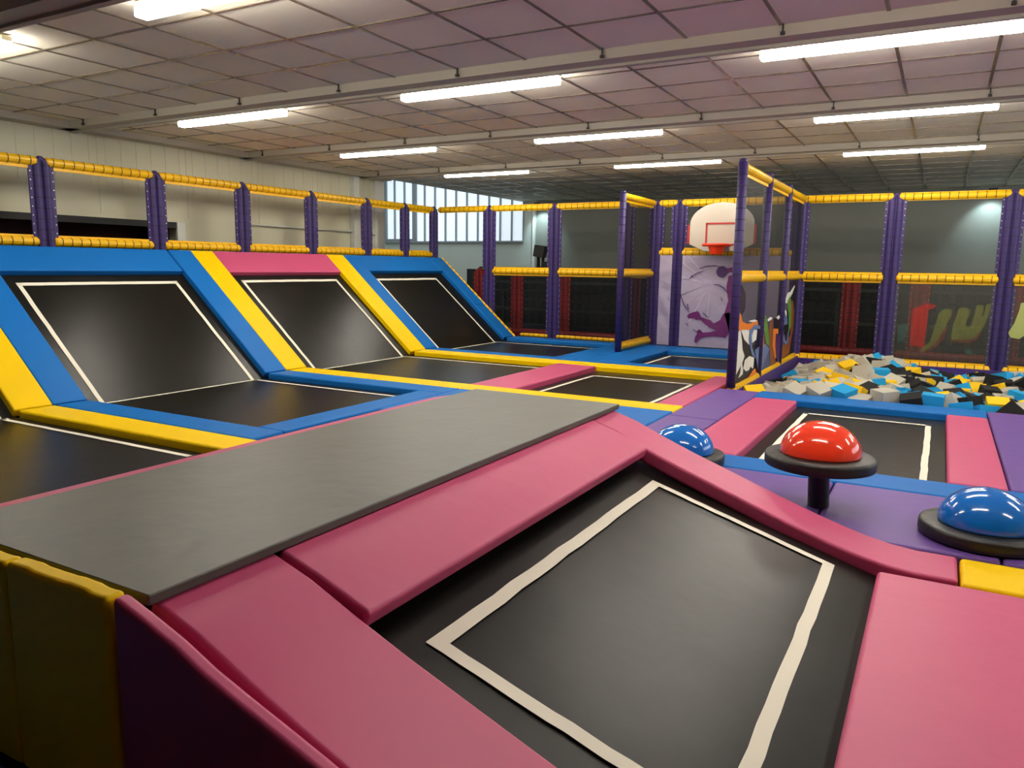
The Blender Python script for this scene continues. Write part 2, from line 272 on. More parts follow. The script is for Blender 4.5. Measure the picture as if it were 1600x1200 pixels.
# spot lamps on the far wall
for nm, x, lab in (('spotlight', -8.25, 'small lit spotlight high on the far wall beside the window'), ('spotlight', 0.62, 'spotlight high on the far wall behind the padded post at the right')):
    t = thing(nm, lab, 'spotlight', (x, YB - 0.3, 2.55))
    h = MB(); h.box((x - 0.07, YB - 0.42, 2.52), (x + 0.07, YB - 0.32, 2.64)); h.tube((x, YB - 0.35, 2.6), (x, YB - 0.16, 2.53), 0.012, n=8); h.build('lamp_body', 'speaker', t, bevel=0.01)
    g = MB(); g.box((x - 0.055, YB - 0.41, 2.51), (x + 0.055, YB - 0.33, 2.519)); g.build('lamp_glass', 'lamp_glow', t)
    s = spot('spotlight_beam', (x, YB - 0.37, 2.50), (x, YB + 0.35, 1.6), 22, 95, (0.65, 0.92, 1.0)); s.parent = t; s.matrix_parent_inverse = t.matrix_world.inverted()

# ================================================================ pads
def floor_pad(colour, pts, label, z=0.0, bot=FZ, name='safety_pad', group='safety pads between the trampolines', bevel=0.018, cat='pad'):
    if len(pts) == 4 and not isinstance(pts[0], tuple):
        x0, x1, y0, y1 = pts; pts = [(x0, y0), (x1, y0), (x1, y1), (x0, y1)]
    g = 0.004; cx = sum(p[0] for p in pts) / len(pts); cy = sum(p[1] for p in pts) / len(pts)
    pts = [(px - g * (1 if px > cx else -1), py - g * (1 if py > cy else -1)) for px, py in pts]
    m = MB(); m.prism([(x, y, z) for x, y in pts], (0, 0, bot - z))
    return tag(m.build(name, colour, bevel=bevel, seg=4), label, cat, group)
def slope_pad(colour, pts, label):
    if not isinstance(pts[0], tuple):
        s0, s1, y0, y1 = pts; pts = [(s0, y0), (s1, y0), (s1, y1), (s0, y1)]
    m = MB(); m.prism([slope(s, y) for s, y in pts], SN * -0.09)
    return tag(m.build('safety_pad', colour, bevel=0.015, seg=4), label, 'pad', 'safety pads on the slope')
F = floor_pad
# strips that run out from the slope
F('yellow', (-6.40, -3.92, 3.30, 3.60), 'flat yellow pad between the first two floor lanes, nearest on the left')
F('blue', (-6.40, -4.06, 3.60, 3.90), 'flat blue pad on the near side of the large left floor trampoline')
F('blue', [(-4.34, 3.9), (-4.06, 3.9), (-4.06, 5.92), (-4.34, 5.92)], 'flat blue pad closing the near end of the large left floor trampoline')
F('blue', (-6.40, -4.06, 5.92, 6.23), 'flat blue pad on the far side of the large left floor trampoline')
F('yellow', (-6.40, -1.90, 6.23, 6.53), 'long flat yellow pad passing the far end of the black platform')
F('yellow', (-6.40, -1.90, 8.60, 8.93), 'long flat yellow pad between the second and third floor lanes')
F('blue', (-6.40, -1.90, 8.93, 9.20), 'narrow flat blue pad behind the long far yellow pad')
F('blue', (-6.40, -4.49, 11.22, 11.56), 'flat blue pad at the foot of the far fence, left of the short partition')
F('blue', (-4.49, -4.00, 9.20, 11.56), 'wide flat blue pad left of the short partition post')
F('blue', (-4.00, -3.47, 9.20, 11.56), 'flat blue pad between the short partition and the hoop trampoline')
F('blue', (-3.47, -1.90, 10.88, 11.56), 'flat blue pad at the foot of the basketball banner')
F('pink', (-4.00, -3.50, 1.0, 3.60), 'flat pink pad left of the black platform at the left edge')
F('blue', (-4.06, -1.90, 4.95, 6.23), 'flat blue pad seen between the black platform and the purple pads')
F('pink', (-4.15, -3.62, 6.53, 8.60), 'short pink pad between the second lane and the middle trampoline')
F('pink', (-2.17, -1.90, 6.53, 8.60), 'pink pad on the right side of the middle trampoline, before the tall post')
F('purple', (-1.90, -1.48, 6.05, 7.72), 'purple pad by the foot of the tall partition post')
F('purple', (-1.90, -1.48, 4.95, 6.05), 'purple pad behind the left blue dome')
F('pink', (-1.48, -1.08, 4.95, 7.38), 'long pink pad left of the trampoline in front of the foam pit')
F('blue', (-1.50, 0.43, 7.40, 7.80), 'bright blue pad along the front of the foam pit')
F('pink', (0.12, 0.43, 4.95, 7.40), 'pink pad right of the trampoline in front of the foam pit')
F('purple', (0.43, 1.70, 4.95, 7.75), 'wide purple pad at the right edge beside the foam pit')
F('blue', (-1.90, 1.70, 4.62, 4.95), 'blue pad strip behind the red dome seat')
F('purple', (-1.90, -0.445, 3.66, 4.62), 'purple floor pad left of the red dome seat post')
F('purple', (-0.445, 0.32, 3.66, 4.62), 'large purple floor pad between the red dome seat and the right blue dome')
F('purple', (0.32, 1.70, 3.66, 4.62), 'purple floor pad under the right blue dome, against the right edge')
F('yellow', (0.16, 1.70, 3.31, 3.64), 'short yellow pad at the right edge in the foreground')
F('pink', (-0.135, 1.70, 0.6, 3.30), 'very large flat pink pad in the bottom right corner')
F('blue', (-3.6, -1.45, -0.4, 0.87), 'dark blue floor pad below the yellow wall pads, bottom left corner')
# pads on the slope
S = slope_pad
S('yellow', (0.0, 2.04, 3.29, 3.60), 'sloping yellow pad at the far left edge')
S('blue', (0.0, 2.04, 3.60, 3.90), 'sloping blue pad on the near side of the largest slope trampoline')
S('blue', (1.67, 2.04, 3.90, 5.90), 'level blue pad across the top of the largest slope trampoline')
S('blue', (0.0, 2.04, 5.92, 6.23), 'sloping blue pad on the far side of the largest slope trampoline')
S('yellow', (0.0, 2.04, 6.23, 6.55), 'sloping yellow pad between the first and second slope trampolines')
S('pink', (1.65, 2.04, 6.55, 8.57), 'pink pad across the top of the middle slope trampoline')
S('yellow', (0.0, 2.04, 8.57, 8.93), 'sloping yellow pad between the second and third slope trampolines')
S('blue', [(0, 8.93), (2.04, 8.93), (2.04, 9.05), (1.68, 9.22), (0, 9.22)], 'sloping blue pad on the near side of the furthest slope trampoline')
S('blue', [(1.68, 9.22), (2.04, 9.05), (2.04, 11.10), (1.68, 11.22)], 'level blue pad across the top of the furthest slope trampoline')
S('blue', [(0.82, 11.22), (1.68, 11.22), (2.04, 11.10), (2.04, 11.54), (0.82, 11.54)], 'upper half of the sloping blue pad by the far fence')
S('blue', (0.0, 0.82, 11.20, 11.52), 'lower half of the sloping blue pad by the far fence')
S('blue', (1.67, 2.04, 0.9, 3.29), 'blue pad above the slope trampoline outside the left edge')

# ================================================================ trampolines
def strip(m, a, b, w, nrm, side, h=0.003):
    """ribbon from a to b, w wide toward 'side', slightly wavy"""
    a = Vector(a); b = Vector(b); side = Vector(side).normalized(); nrm = Vector(nrm); n = 16; vs = []; fs = []
    for i in range(n + 1):
        p = a.lerp(b, i / n); j = (random.random() - 0.5) * 0.005
        vs += [p + nrm * h + side * j, p + nrm * h + side * (w + j)]
    for i in range(n): fs.append((2*i, 2*i+1, 2*i+3, 2*i+2))
    m.add(vs, fs)
def flat_tramp(bed, lines, label, z=BED):
    x0, x1, y0, y1 = bed
    t = thing('trampoline', label, 'trampoline', ((x0 + x1) / 2, (y0 + y1) / 2, FZ), 'floor trampolines')
    m = MB(); nx = 12; g = []
    for i in range(nx + 1):
        for j in range(nx + 1):
            u = i / nx; v = j / nx
            g.append((x0 + (x1 - x0) * u, y0 + (y1 - y0) * v, z - 0.012 * math.sin(math.pi * u) * math.sin(math.pi * v) - 0.0))
    fs = [(i*(nx+1)+j, (i+1)*(nx+1)+j, (i+1)*(nx+1)+j+1, i*(nx+1)+j+1) for i in range(nx) for j in range(nx)]
    m.add(g, fs); m.build('bed', 'bed', t, smooth=True)
    f = MB(); e = 0.03
    for a in ((x0, y0, x1, y0 + e), (x0, y1 - e, x1, y1), (x0, y0, x0 + e, y1), (x1 - e, y0, x1, y1)): f.box((a[0], a[1], FZ), (a[2], a[3], z - 0.008))
    f.build('frame', 'steel_dark', t)
    if lines:
        l = MB()
        for a, b, sd in lines: strip(l, (a[0], a[1], z), (b[0], b[1], z), 0.042, (0, 0, 1), sd)
        l.build('border_line', 'tape', t)
    return t
LX = -6.44
flat_tramp((-6.44, -4.0, 1.0, 3.30), [((LX, 1.2), (LX, 3.24), (1, 0, 0)), ((LX, 3.22), (-4.2, 3.22), (0, -1, 0))], 'flat black trampoline at the left edge below the yellow pad')
flat_tramp((-6.44, -4.34, 3.90, 5.92), [((LX, 4.0), (LX, 5.80), (1, 0, 0)), ((LX, 5.79), (-4.35, 5.79), (0, -1, 0))], 'flat black trampoline at the foot of the largest slope')
flat_tramp((-6.44, -4.15, 6.53, 8.60), [((LX, 6.7), (LX, 8.44), (1, 0, 0)), ((LX, 8.43), (-4.3, 8.43), (0, -1, 0))], 'flat black trampoline at the foot of the middle slope')
flat_tramp((-6.44, -4.49, 9.20, 11.22), [((LX, 9.3), (LX, 10.97), (1, 0, 0)), ((LX, 10.97), (-4.5, 10.97), (0, -1, 0))], 'flat black trampoline at the foot of the furthest slope')
def rect(x0, x1, y0, y1): return [((x0, y0), (x1, y0), (0, 1, 0)), ((x0, y1), (x1, y1), (0, -1, 0)), ((x0, y0), (x0, y1), (1, 0, 0)), ((x1, y0), (x1, y1), (-1, 0, 0))]
flat_tramp((-3.62, -2.17, 6.53, 8.60), rect(-3.50, -2.28, 6.75, 8.20), 'flat black trampoline in the middle, between two pink pads beyond the platform')
flat_tramp((-3.47, -1.90, 9.20, 10.88), rect(-3.37, -1.95, 9.3, 10.76), 'flat black trampoline under the basketball hoop')
flat_tramp((-1.08, 0.12, 4.95, 7.40), rect(-0.98, 0.02, 5.08, 7.10), 'flat black trampoline between pink pads in front of the foam pit')
def slope_tramp(y0, y1, wl, label):
    t = thing('trampoline', label, 'trampoline', (-7.2, (y0 + y1) / 2, FZ), 'slope trampolines')
    m = MB(); n = 12; g = []
    for i in range(n + 1):
        for j in range(n + 1):
            u = i / n; v = j / n; g.append(slope(-0.02 + 1.74 * u, y0 + (y1 - y0) * v, -0.06 - 0.012 * math.sin(math.pi * u) * math.sin(math.pi * v)))
    m.add(g, [(i*(n+1)+j, i*(n+1)+j+1, (i+1)*(n+1)+j+1, (i+1)*(n+1)+j) for i in range(n) for j in range(n)]); m.build('bed', 'bed', t, smooth=True)
    a, b = wl; l = MB(); q = -0.06; tp = 1.56
    strip(l, slope(-0.02, a, q), slope(tp, a, q), 0.042, SN, (0, 1, 0)); strip(l, slope(-0.02, b, q), slope(tp, b, q), 0.042, SN, (0, -1, 0))
    strip(l, slope(tp, a, q), slope(tp, b, q), 0.042, SN, -SU); l.build('border_line', 'tape', t)
    f = MB()
    for s in (0.1, 1.7): f.tube(slope(s, y0, -0.11), slope(s, y1, -0.11), 0.03)
    f.build('frame', 'steel_dark', t)
slope_tramp(1.0, 3.29, (1.2, 3.2), 'sloping black trampoline outside the left edge')
slope_tramp(3.90, 5.92, (4.02, 5.77), 'largest sloping black trampoline, between two blue pads on the left')
slope_tramp(6.55, 8.57, (6.69, 8.42), 'middle sloping black trampoline, between two yellow pads')
slope_tramp(9.22, 11.20, (9.30, 10.92), 'furthest sloping black trampoline, framed by blue pads')
# dark support under the slope
m = MB(); m.prism([(-6.6, 0.9, FZ), (-8.02, 0.9, 1.13), (-8.02, 0.9, FZ)], (0, 10.62, 0))
tag(m.build('slope_support', 'deck'), 'dark support wedge under the row of sloping trampolines', 'support')

# ================================================================ black platform and the foreground ramp
pl = thing('raised_platform', 'dark raised base under the long black mat', 'platform', (-1.9, 2.3, FZ))
m = MB(); m.box((-2.30, 0.96, FZ), (-1.46, 3.66, 0.47)); m.build('base', 'deck', pl, bevel=0.01)
m = MB(); m.box((-2.29, 0.955, 0.474), (-1.41, 3.67, 0.50))
tag(m.build('vinyl_mat', 'black_vinyl', bevel=0.005, seg=3), 'long black vinyl mat on top of the raised platform', 'mat')
PR = [(-1.44, 0.475), (-1.30, 0.43), (-1.15, 0.365), (-1.0, 0.305), (-0.85, 0.25), (-0.70, 0.195), (-0.55, 0.14), (-0.42, 0.095), (-0.30, 0.057), (-0.2, 0.03), (-0.1, 0.01), (0.0, 0.0), (0.155, 0.0)]
def curve_pad(prof, y0, y1, th, label, colour='pink', name='safety_pad'):
    low = []
    for i, (x, z) in enumerate(prof):
        a = prof[max(0, i-1)]; b = prof[min(len(prof)-1, i+1)]; d = Vector((b[0]-a[0], b[1]-a[1])).normalized()
        low.append((x + d.y * th, z - d.x * th))
    loop = [(x, y0, z) for x, z in prof] + [(x, y0, z) for x, z in reversed(low)]
    m = MB(); m.prism(loop, (0, y1 - y0, 0))
    return tag(m.build(name, colour, bevel=0.014, seg=4), label, 'pad', 'pads around the foreground ramp trampoline')
curve_pad([p for p in PR], 3.345, 3.64, 0.07, 'long curved pink pad down the far side of the foreground ramp')
curve_pad([p for p in PR if p[0] < 0.1], 0.98, 1.325, 0.055, 'pink pad down the near side of the foreground ramp')
curve_pad([(-1.425, 0.475), (-1.30, 0.435), (-1.15, 0.38), (-1.13, 0.372)], 1.335, 3.34, 0.055, 'broad pink pad between the black platform and the foreground trampoline')
curve_pad([(-2.58, 0.425), (-2.32, 0.475)], 1.0, 3.66, 0.05, 'narrow pink pad along the left side of the black platform')
m = MB(); m.prism([(-2.33, 1.0, 0.41), (-2.55, 1.0, 0.36), (-3.3, 1.0, FZ), (-2.33, 1.0, FZ)], (0, 2.64, 0))
m.build('side_panel', 'deck', pl)
m = MB(); m.prism([(-1.44, 1.02, 0.22), (-0.45, 1.02, -0.03), (-0.45, 1.02, FZ), (-1.44, 1.02, FZ)], (0, 2.55, 0))
tag(m.build('ramp_support', 'deck'), 'dark support under the foreground ramp trampoline', 'support')
t = thing('trampoline', 'large black ramp trampoline in the foreground framed by pink pads', 'trampoline', (-0.7, 2.3, FZ))
def ramp(x): return -0.305 * (x + 0.25) - 0.01
m = MB(); n = 24; g = []
for i in range(n + 1):
    for j in range(n + 1):
        x = -1.25 + 1.15 * i / n; y = 1.2 + 2.25 * j / n
        g.append((x, y, ramp(x) - 0.010 * math.sin(math.pi * i / n) * math.sin(math.pi * j / n)))
m.add(g, [(i*(n+1)+j, (i+1)*(n+1)+j, (i+1)*(n+1)+j+1, i*(n+1)+j+1) for i in range(n) for j in range(n)]); m.build('bed', 'bed', t, smooth=True)
l = MB(); nr = Vector((0.29, 0, 0.957))
def rp(x, y): return (x, y, ramp(x))
strip(l, rp(-1.075, 1.49), rp(-1.075, 3.25), 0.045, nr, (1, 0, -0.3)); strip(l, rp(-1.075, 3.25), rp(-0.29, 3.25), 0.04, nr, (0, -1, 0))
strip(l, rp(-0.285, 1.49), rp(-0.285, 3.25), 0.045, nr, (-1, 0, 0.3)); strip(l, rp(-1.075, 1.49), rp(-0.285, 1.49), 0.045, nr, (0, 1, 0))
l.build('border_line', 'tape', t)
f = MB(); f.tube((-1.22, 1.25, 0.20), (-1.22, 3.4, 0.20), 0.03); f.build('frame', 'steel_dark', t)
# wall pads at the near end
def puffy(x0, x1, y0, y1, z0, ztop, label, colour):
    m = MB(); n = 14
    loop = [(x0, y0, z0)] + [(x0 + (x1 - x0) * i / n, y0, ztop(x0 + (x1 - x0) * i / n) + (random.random() - 0.5) * 0.005) for i in range(n + 1)] + [(x1, y0, z0)]
    m.prism(loop, (0, y1 - y0, 0))
    return tag(m.build('wall_pad', colour, bevel=0.014, seg=4), label, 'pad', 'upright pads covering the near end of the platform')
puffy(-2.30, -1.815, 0.875, 0.925, 0.005, lambda x: 0.515, 'upright dark yellow wall pad, cut by the left edge', 'yellow')
puffy(-1.81, -1.435, 0.875, 0.925, 0.005, lambda x: 0.52, 'upright yellow wall pad next to the crimson one', 'yellow')
def ptop(x):
    for a, b in zip(PR, PR[1:]):
        if a[0] <= x <= b[0]: return a[1] + (b[1] - a[1]) * (x - a[0]) / (b[0] - a[0]) + 0.045 + 0.03 * min(1, (x + 1.44) / 0.6)
    return PR[0][1] + 0.05
puffy(-1.43, -0.15, 0.885, 0.925, -0.12, ptop, 'crimson upright pad along the side of the foreground ramp', 'pink')

# ================================================================ half-ball seats
def dome(c, R, ztop, colour, pole, label):
    x, y = c; zd = ztop
    t = thing('balance_dome', label, 'balance dome', (x, y, 0))
    if pole:
        m = MB(); m.tube((x + 0.01, y, 0.002), (x, y, zd - 0.06), 0.052, n=20); m.tube((x, y, zd - 0.09), (x, y, zd - 0.06), 0.07, n=20); m.build('pedestal', 'disc_black', t, smooth=False, bevel=0.004)
    m = MB(); n = 48; vs = []
    prof = [(0.001, -0.06), (R - 0.016, -0.062), (R - 0.004, -0.058), (R, -0.05), (R, -0.014), (R - 0.004, -0.004), (R - 0.014, 0.0), (R - 0.07, 0.003), (0.001, 0.003)]
    if not pole: prof = [(r, z) for r, z in prof]
    m.lathe((x, y, zd), prof, n=n)
    o = m.build('disc', 'disc_black', t, smooth=True)
    m = MB(); r = 0.195; pf = []
    for i in range(15):
        a = math.pi / 2 * i / 14; pf.append((max(0.0008, r * math.cos(a)), 0.012 + 0.158 * math.sin(a)))
    pf = [(r - 0.012, 0.0), (r, 0.006)] + pf
    m.lathe((x, y, zd), pf, n=56); m.build('dome', colour, t, smooth=True)
    return t
dome((-0.47, 4.07), 0.268, 0.275, 'rubber_red', True, 'glossy red half-ball on a black disc raised on a black post')
dome((-1.345, 4.62), 0.262, 0.062, 'rubber_blue', False, 'glossy blue half-ball partly hidden behind the curved pink pad')
dome((0.265, 3.97), 0.272, 0.065, 'rubber_blue', False, 'glossy blue half-ball on a low black disc at the right edge')

# ================================================================ padded fences
def post(parent, p, d, z0, z1, pinch=(), col='tube_purple', single=False, hw=0.128):
    """foam post; d = horizontal unit direction of the fence; double tubes with laced flanges unless single"""
    p = Vector((p[0], p[1], 0)); d = Vector((d[0], d[1], 0)); nrm = Vector((-d.y, d.x, 0)); m = MB(); R = 0.047 if single else 0.043
    for s in ((0,) if single else (-0.047, 0.047)):
        q = p + d * s
        if single: m.tube(q + Vector((0, 0, z0)), q + Vector((0, 0, z1 - 0.02)), R, 0, n=14); m.tube(q + Vector((0, 0, z1 - 0.02)), q + Vector((0, 0, z1 + 0.02)), R, 0, n=14, r2=R * 0.7)
        else:
            m.tube(q + Vector((0, 0, z0)), q + Vector((0, 0, z1 - 0.04)), R, 0, n=12); m.tube(q + Vector((0, 0, z1 - 0.04)), p + Vector((0, 0, z1 + 0.02)), R, 0, n=12, r2=0.02)
        z = z0 + 0.06
        while z < z1 - 0.05:
            m.tube(q + Vector((0, 0, z)), q + Vector((0, 0, z + 0.007)), R + 0.0025, 1, n=12, caps=False); z += 0.108
    if single: return m.build('post', [col, 'tie'], parent, smooth=True)
    lv = [(z0, hw)]
    for c in pinch: lv += [(c - 0.09, hw), (c - 0.06, 0.06), (c + 0.06, 0.06), (c + 0.09, hw)]
    lv += [(z1 - 0.07, hw), (z1 + 0.03, 0.01)]
    loop = [p + d * w + Vector((0, 0, z)) + nrm * 0.008 for z, w in lv] + [p - d * w + Vector((0, 0, z)) + nrm * 0.008 for z, w in reversed(lv)]
    m.prism(loop, nrm * -0.016, 0)
    z = z0 + 0.05
    while z < z1 - 0.08:
        if all(abs(z - c) > 0.09 for c in pinch):
            for s in (-1, 1):
                q = p + d * s * (hw - 0.014) + Vector((0, 0, z)); m.tube(q - nrm * 0.011, q + nrm * 0.011, 0.006, 2, n=6)
        z += 0.088
    return m.build('post', [col, 'tie', 'eyelet'], parent, smooth=False)
def rail(parent, a, b, r=0.047, flange=0, flh=0.03, col='tube_yellow', gap=0.11, name='rail', both=False):
    a = Vector(a); b = Vector(b); L = (b - a).length; d = (b - a) / L; a2 = a + d * gap; b2 = b - d * gap; m = MB()
    m.tube(a2, b2, r, 0, n=14); m.tube(a2 - d * 0.03, a2, r * 0.5, 0, n=14, r2=r); m.tube(b2, b2 + d * 0.03, r, 0, n=14, r2=r * 0.5)
    up = Vector((0, 0, 1)); side = d.cross(up).normalized()
    for f in ((-1, 1) if both else (flange,)):
        if f:
            q = [a2 + up * f * (r - 0.01), b2 + up * f * (r - 0.01), b2 + up * f * (r + flh), a2 + up * f * (r + flh)]
            m.prism([v + side * 0.006 for v in q], side * -0.012, 0)
    n = max(1, round((L - 2 * gap) / 0.104)); 
    for i in range(n):
        c = a2.lerp(b2, (i + 0.5) / n); m.tube(c - d * 0.004, c + d * 0.004, r + 0.003, 1, n=14, caps=False)
    return m.build(name, [col, 'tie'], parent, smooth=False)
def net(parent, a, b, z0, z1, m_='net', name='net', off=0.0):
    m = MB(); a = Vector((a[0], a[1], 0)); b = Vector((b[0], b[1], 0))
    m.add([a + Vector((0, 0, z0)), b + Vector((0, 0, z0)), b + Vector((0, 0, z1)), a + Vector((0, 0, z1))], [(0, 1, 2, 3)])
    return m.build(name, m_, parent)
def poly(parent, name, mt, pts, th=(0, -0.002, 0)):
    m = MB(); m.prism(pts, th); return m.build(name, mt, parent)
ZT, ZM = 2.19, 1.11
# left fence above the slope
LXF = -8.15
t = thing('padded_fence', 'long low padded fence with purple posts and yellow rails above the slope, left wall', 'fence', (LXF, 8, 1.3))
LY = [3.32, 4.63, 5.94, 7.22, 8.48, 9.72, 10.72, 11.58]
LY = [2.05] + LY
for y in LY: post(t, (LXF, y), (0, 1), 1.335, 2.215)
for a, b in zip(LY, LY[1:]):
    rail(t, (LXF, a, ZT), (LXF, b, ZT), flange=-1, gap=0.06); rail(t, (LXF, a, 1.385), (LXF, b, 1.385), flange=1, flh=0.02, gap=0.10)
# far fence
FY = 11.70
t = thing('padded_fence', 'tall far padded fence of purple posts and yellow rails behind the pit and lanes', 'fence', (-3, FY, FZ))
FX = [-7.04, -5.76, -4.47, -3.98, -3.62, -1.86, -0.64, 0.70, 2.02]
for x in FX:
    hoopbay = x in (-3.62, -3.98)
    post(t, (x, FY), (1, 0), FZ, 2.215, pinch=(1.45,) if hoopbay else (ZM,))
post(t, (-3.28, FY + 0.25), (1, 0), 1.5, 2.2)
pts = [LXF] + FX
for a, b in zip(pts, pts[1:]):
    rail(t, (a, FY, ZT), (b, FY, ZT), gap=0.05, both=True, flh=0.006)
for a, b in ((-7.04, -5.76), (-5.76, -4.47), (-4.47, -3.98), (-1.86, -0.64), (-0.64, 0.70), (0.70, 2.02)):
    rail(t, (a, FY, ZM), (b, FY, ZM), both=True, flh=0.025, gap=0.10); net(t, (a, FY), (b, FY), 0.05, ZM, 'net'); net(t, (a, FY), (b, FY), ZM, ZT, 'net_pit')
for a, b in ((-1.86, -0.64), (-0.64, 0.70), (0.70, 2.02)): rail(t, (a, FY, -0.06), (b, FY, -0.06), flange=1, flh=0.02, gap=0.08, r=0.05)
for a, b in ((-6.45, -5.76), (-5.76, -4.47), (-4.47, -3.98)): rail(t, (a, FY, 0.02), (b, FY, 0.02), gap=0.09, r=0.03)
q0 = slope(0.0, 11.585, -0.02); q1 = slope(2.04, 11.585, -0.02)
rail(t, q0, q1, gap=0.02, r=0.022)
rail(t, (-3.98, FY, 1.44), (-3.62, FY, 1.44), r=0.045, flange=1, gap=0.07, flh=0.03); rail(t, (-3.62, FY, 1.44), (-1.86, FY, 1.44), r=0.045, flange=1, gap=0.08, flh=0.03)
net(t, (-3.98, FY), (-3.62, FY), 1.44, ZT, 'net'); net(t, (-3.62, FY), (-1.86, FY), 1.44, ZT, 'net')
# partition A, short
PX = -4.0
t = thing('padded_fence', 'short padded partition with dark net between the furthest lane and the hoop trampoline', 'fence', (PX, 10.9, 0))
post(t, (PX, 10.27), (0, 1), 0.002, 2.24, single=True)
for z, fl in ((ZT, -1), (ZM, 1), (0.06, 1)): rail(t, (PX, 10.27, z), (PX, 11.62, z), flange=fl, gap=0.06)
net(t, (PX, 10.3), (PX, 11.6), 0.1, ZT, 'net_dense')
# partition B, graffiti
PX = -1.80
t = thing('padded_fence', 'tall padded partition with bright purple posts and graffiti, left of the foam pit', 'fence', (PX, 9.7, 0))
PY = [7.80, 9.08, 10.36, 11.60]
for y in PY[:3]: post(t, (PX, y), (0, 1), -0.06 if y > 8 else 0.002, 2.25, single=True)
for a, b in zip(PY, PY[1:]):
    for z, fl in ((ZT, -1), (ZM, 1), (-0.03, -1)): rail(t, (PX, a, z), (PX, b, z), flange=fl, gap=0.055)
    net(t, (PX, a), (PX, b), ZM, ZT, 'net_dense'); net(t, (PX, a), (PX, b), 0.0, ZM, 'net_dense')
gp = tag(bpy.data.objects.new('graffiti_print', None), 'colourful swirling graffiti print on the lower nets of the pit partition', 'print'); COL.objects.link(gp)
gp.location = (PX, 9.7, 0); gp.matrix_world = Matrix.Translation((PX, 9.7, 0))
for k, (c, ps) in enumerate(TR['graf']):
    poly(gp, {'ink': 'black_swirl', 'white': 'white_patch', 'orange': 'orange_ribbon', 'oval': 'dark_oval', 'steel': 'blue_ribbon', 'slate': 'slate_shade', 'green': 'green_leaf', 'brown': 'brown_stroke', 'plum': 'purple_patch'}[c],
         'print_' + c, [(PX + 0.006 + 0.0012 * k, y, z) for y, z in ps], (0.001, 0, 0))
# upright purple lining of the pit
m = MB(); m.box((-1.76, 11.62, -0.94), (2.08, 11.65, -0.06)); m.box((-1.77, 7.81, -0.94), (-1.74, 11.62, -0.03))
tag(m.build('pit_lining', 'purple_deep'), 'purple vinyl lining around the back and left of the foam pit', 'lining')

# basketball banner, print and hoop
t = thing('banner', 'lavender banner with a purple jumping basketball player under the hoop', 'banner', (-2.8, 11.66, 0))
def sheet(x0, x1, z0, z1, y, name, mt, parent, amp=0.012):
    m = MB(); n = 26; g = []
    for i in range(n + 1):
        for j in range(n + 1):
            x = x0 + (x1 - x0) * i / n; z = z0 + (z1 - z0) * j / n
            e = math.sin(math.pi * i / n) * math.sin(math.pi * j / n)
            g.append((x, y + amp * e * (math.sin(9 * x + 11 * z) + 0.6 * math.sin(23 * x + 17 * z) + 0.5 * math.sin(31 * z)), z))
    m.add(g, [(i*(n+1)+j, (i+1)*(n+1)+j, (i+1)*(n+1)+j+1, i*(n+1)+j+1) for i in range(n) for j in range(n)])
    return m.build(name, mt, parent, smooth=True)
sheet(-3.54, -1.94, 0.0, 1.40, 11.675, 'sheet', 'banner', t, 0.004); 
o = sheet(-3.91, -3.69, 0.0, 1.40, 11.675, 'narrow_banner', 'banner', None, 0.012); tag(o, 'narrow plain lavender banner left of the player banner', 'banner')
cx, cz = TR['centre'][0]
for k, a in enumerate((172, 196, 219, 243, 268, 150, 125)):
    a0 = math.radians(a - 0.9); a1 = math.radians(a + 0.9); r0 = 0.15; r1 = 0.66 if a > 200 else 0.62
    def q(r, an): return (max(-3.53, min(-1.95, cx + r * math.cos(an))), 11.665, max(0.02, min(1.38, cz + r * math.sin(an))))
    poly(t, 'ray', 'ray', [q(r0, a0), q(r1, a0), q(r1, a1), q(r0, a1)])
pf = thing('player_print', 'purple silhouette of a leaping player printed on the lavender banner', 'print', (-2.8, 11.655, 0.5))
for nm in ('leg', 'torso', 'arm'): poly(pf, {'leg': 'legs', 'torso': 'torso', 'arm': 'arm'}[nm], 'player', [(x, 11.66, z) for x, z in TR['player'][nm]])
(bx, bz), (b2x, b2z) = TR['ball']; br = math.hypot(bx - b2x, bz - b2z)
poly(pf, 'ball', 'ball_print', [(bx + br * math.cos(2*math.pi*i/28), 11.657, bz + br * math.sin(2*math.pi*i/28)) for i in range(28)])
for ln in TR['lines']:
    up = []; dn = []; n = len(ln)
    for i, (x, z) in enumerate(ln):
        a = Vector(ln[max(0, i-1)]); b = Vector(ln[min(n-1, i+1)]); d = (b - a).normalized(); wv = 0.0055 * (0.35 + math.sin(math.pi * (i + 0.5) / n))
        up.append((x - d.y * wv, 11.656, z + d.x * wv)); dn.append((x + d.y * wv, 11.656, z - d.x * wv))
    poly(pf, 'motion_line', 'ball_print', up + dn[::-1], (0, -0.0015, 0))
t = thing('basketball_hoop', 'white fan-shaped backboard with red square and orange rim above the banner', 'basketball hoop', (-2.885, 11.4, 1.5))
bc = -2.885
prof = [(-0.47, 1.56), (-0.47, 1.83)] + [(-0.47 * math.cos(a), 1.85 + 0.31 * math.sin(a)) for a in [math.pi * i / 20 for i in range(1, 20)]] + [(0.47, 1.83), (0.47, 1.56), (0.25, 1.455), (-0.25, 1.455)]
m = MB(); m.prism([(bc + x, 11.36, z) for x, z in prof], (0, 0.03, 0)); m.build('backboard', 'board', t, bevel=0.008)
for s in (-1, 1):
    m = MB(); m.box((bc + s * 0.487 - 0.016, 11.355, 1.56), (bc + s * 0.487 + 0.016, 11.40, 1.84)); m.build('side_bar', 'board_red', t, bevel=0.004)
m = MB(); x0, x1, z0, z1 = bc - 0.23, bc + 0.23, 1.54, 1.87; e = 0.026
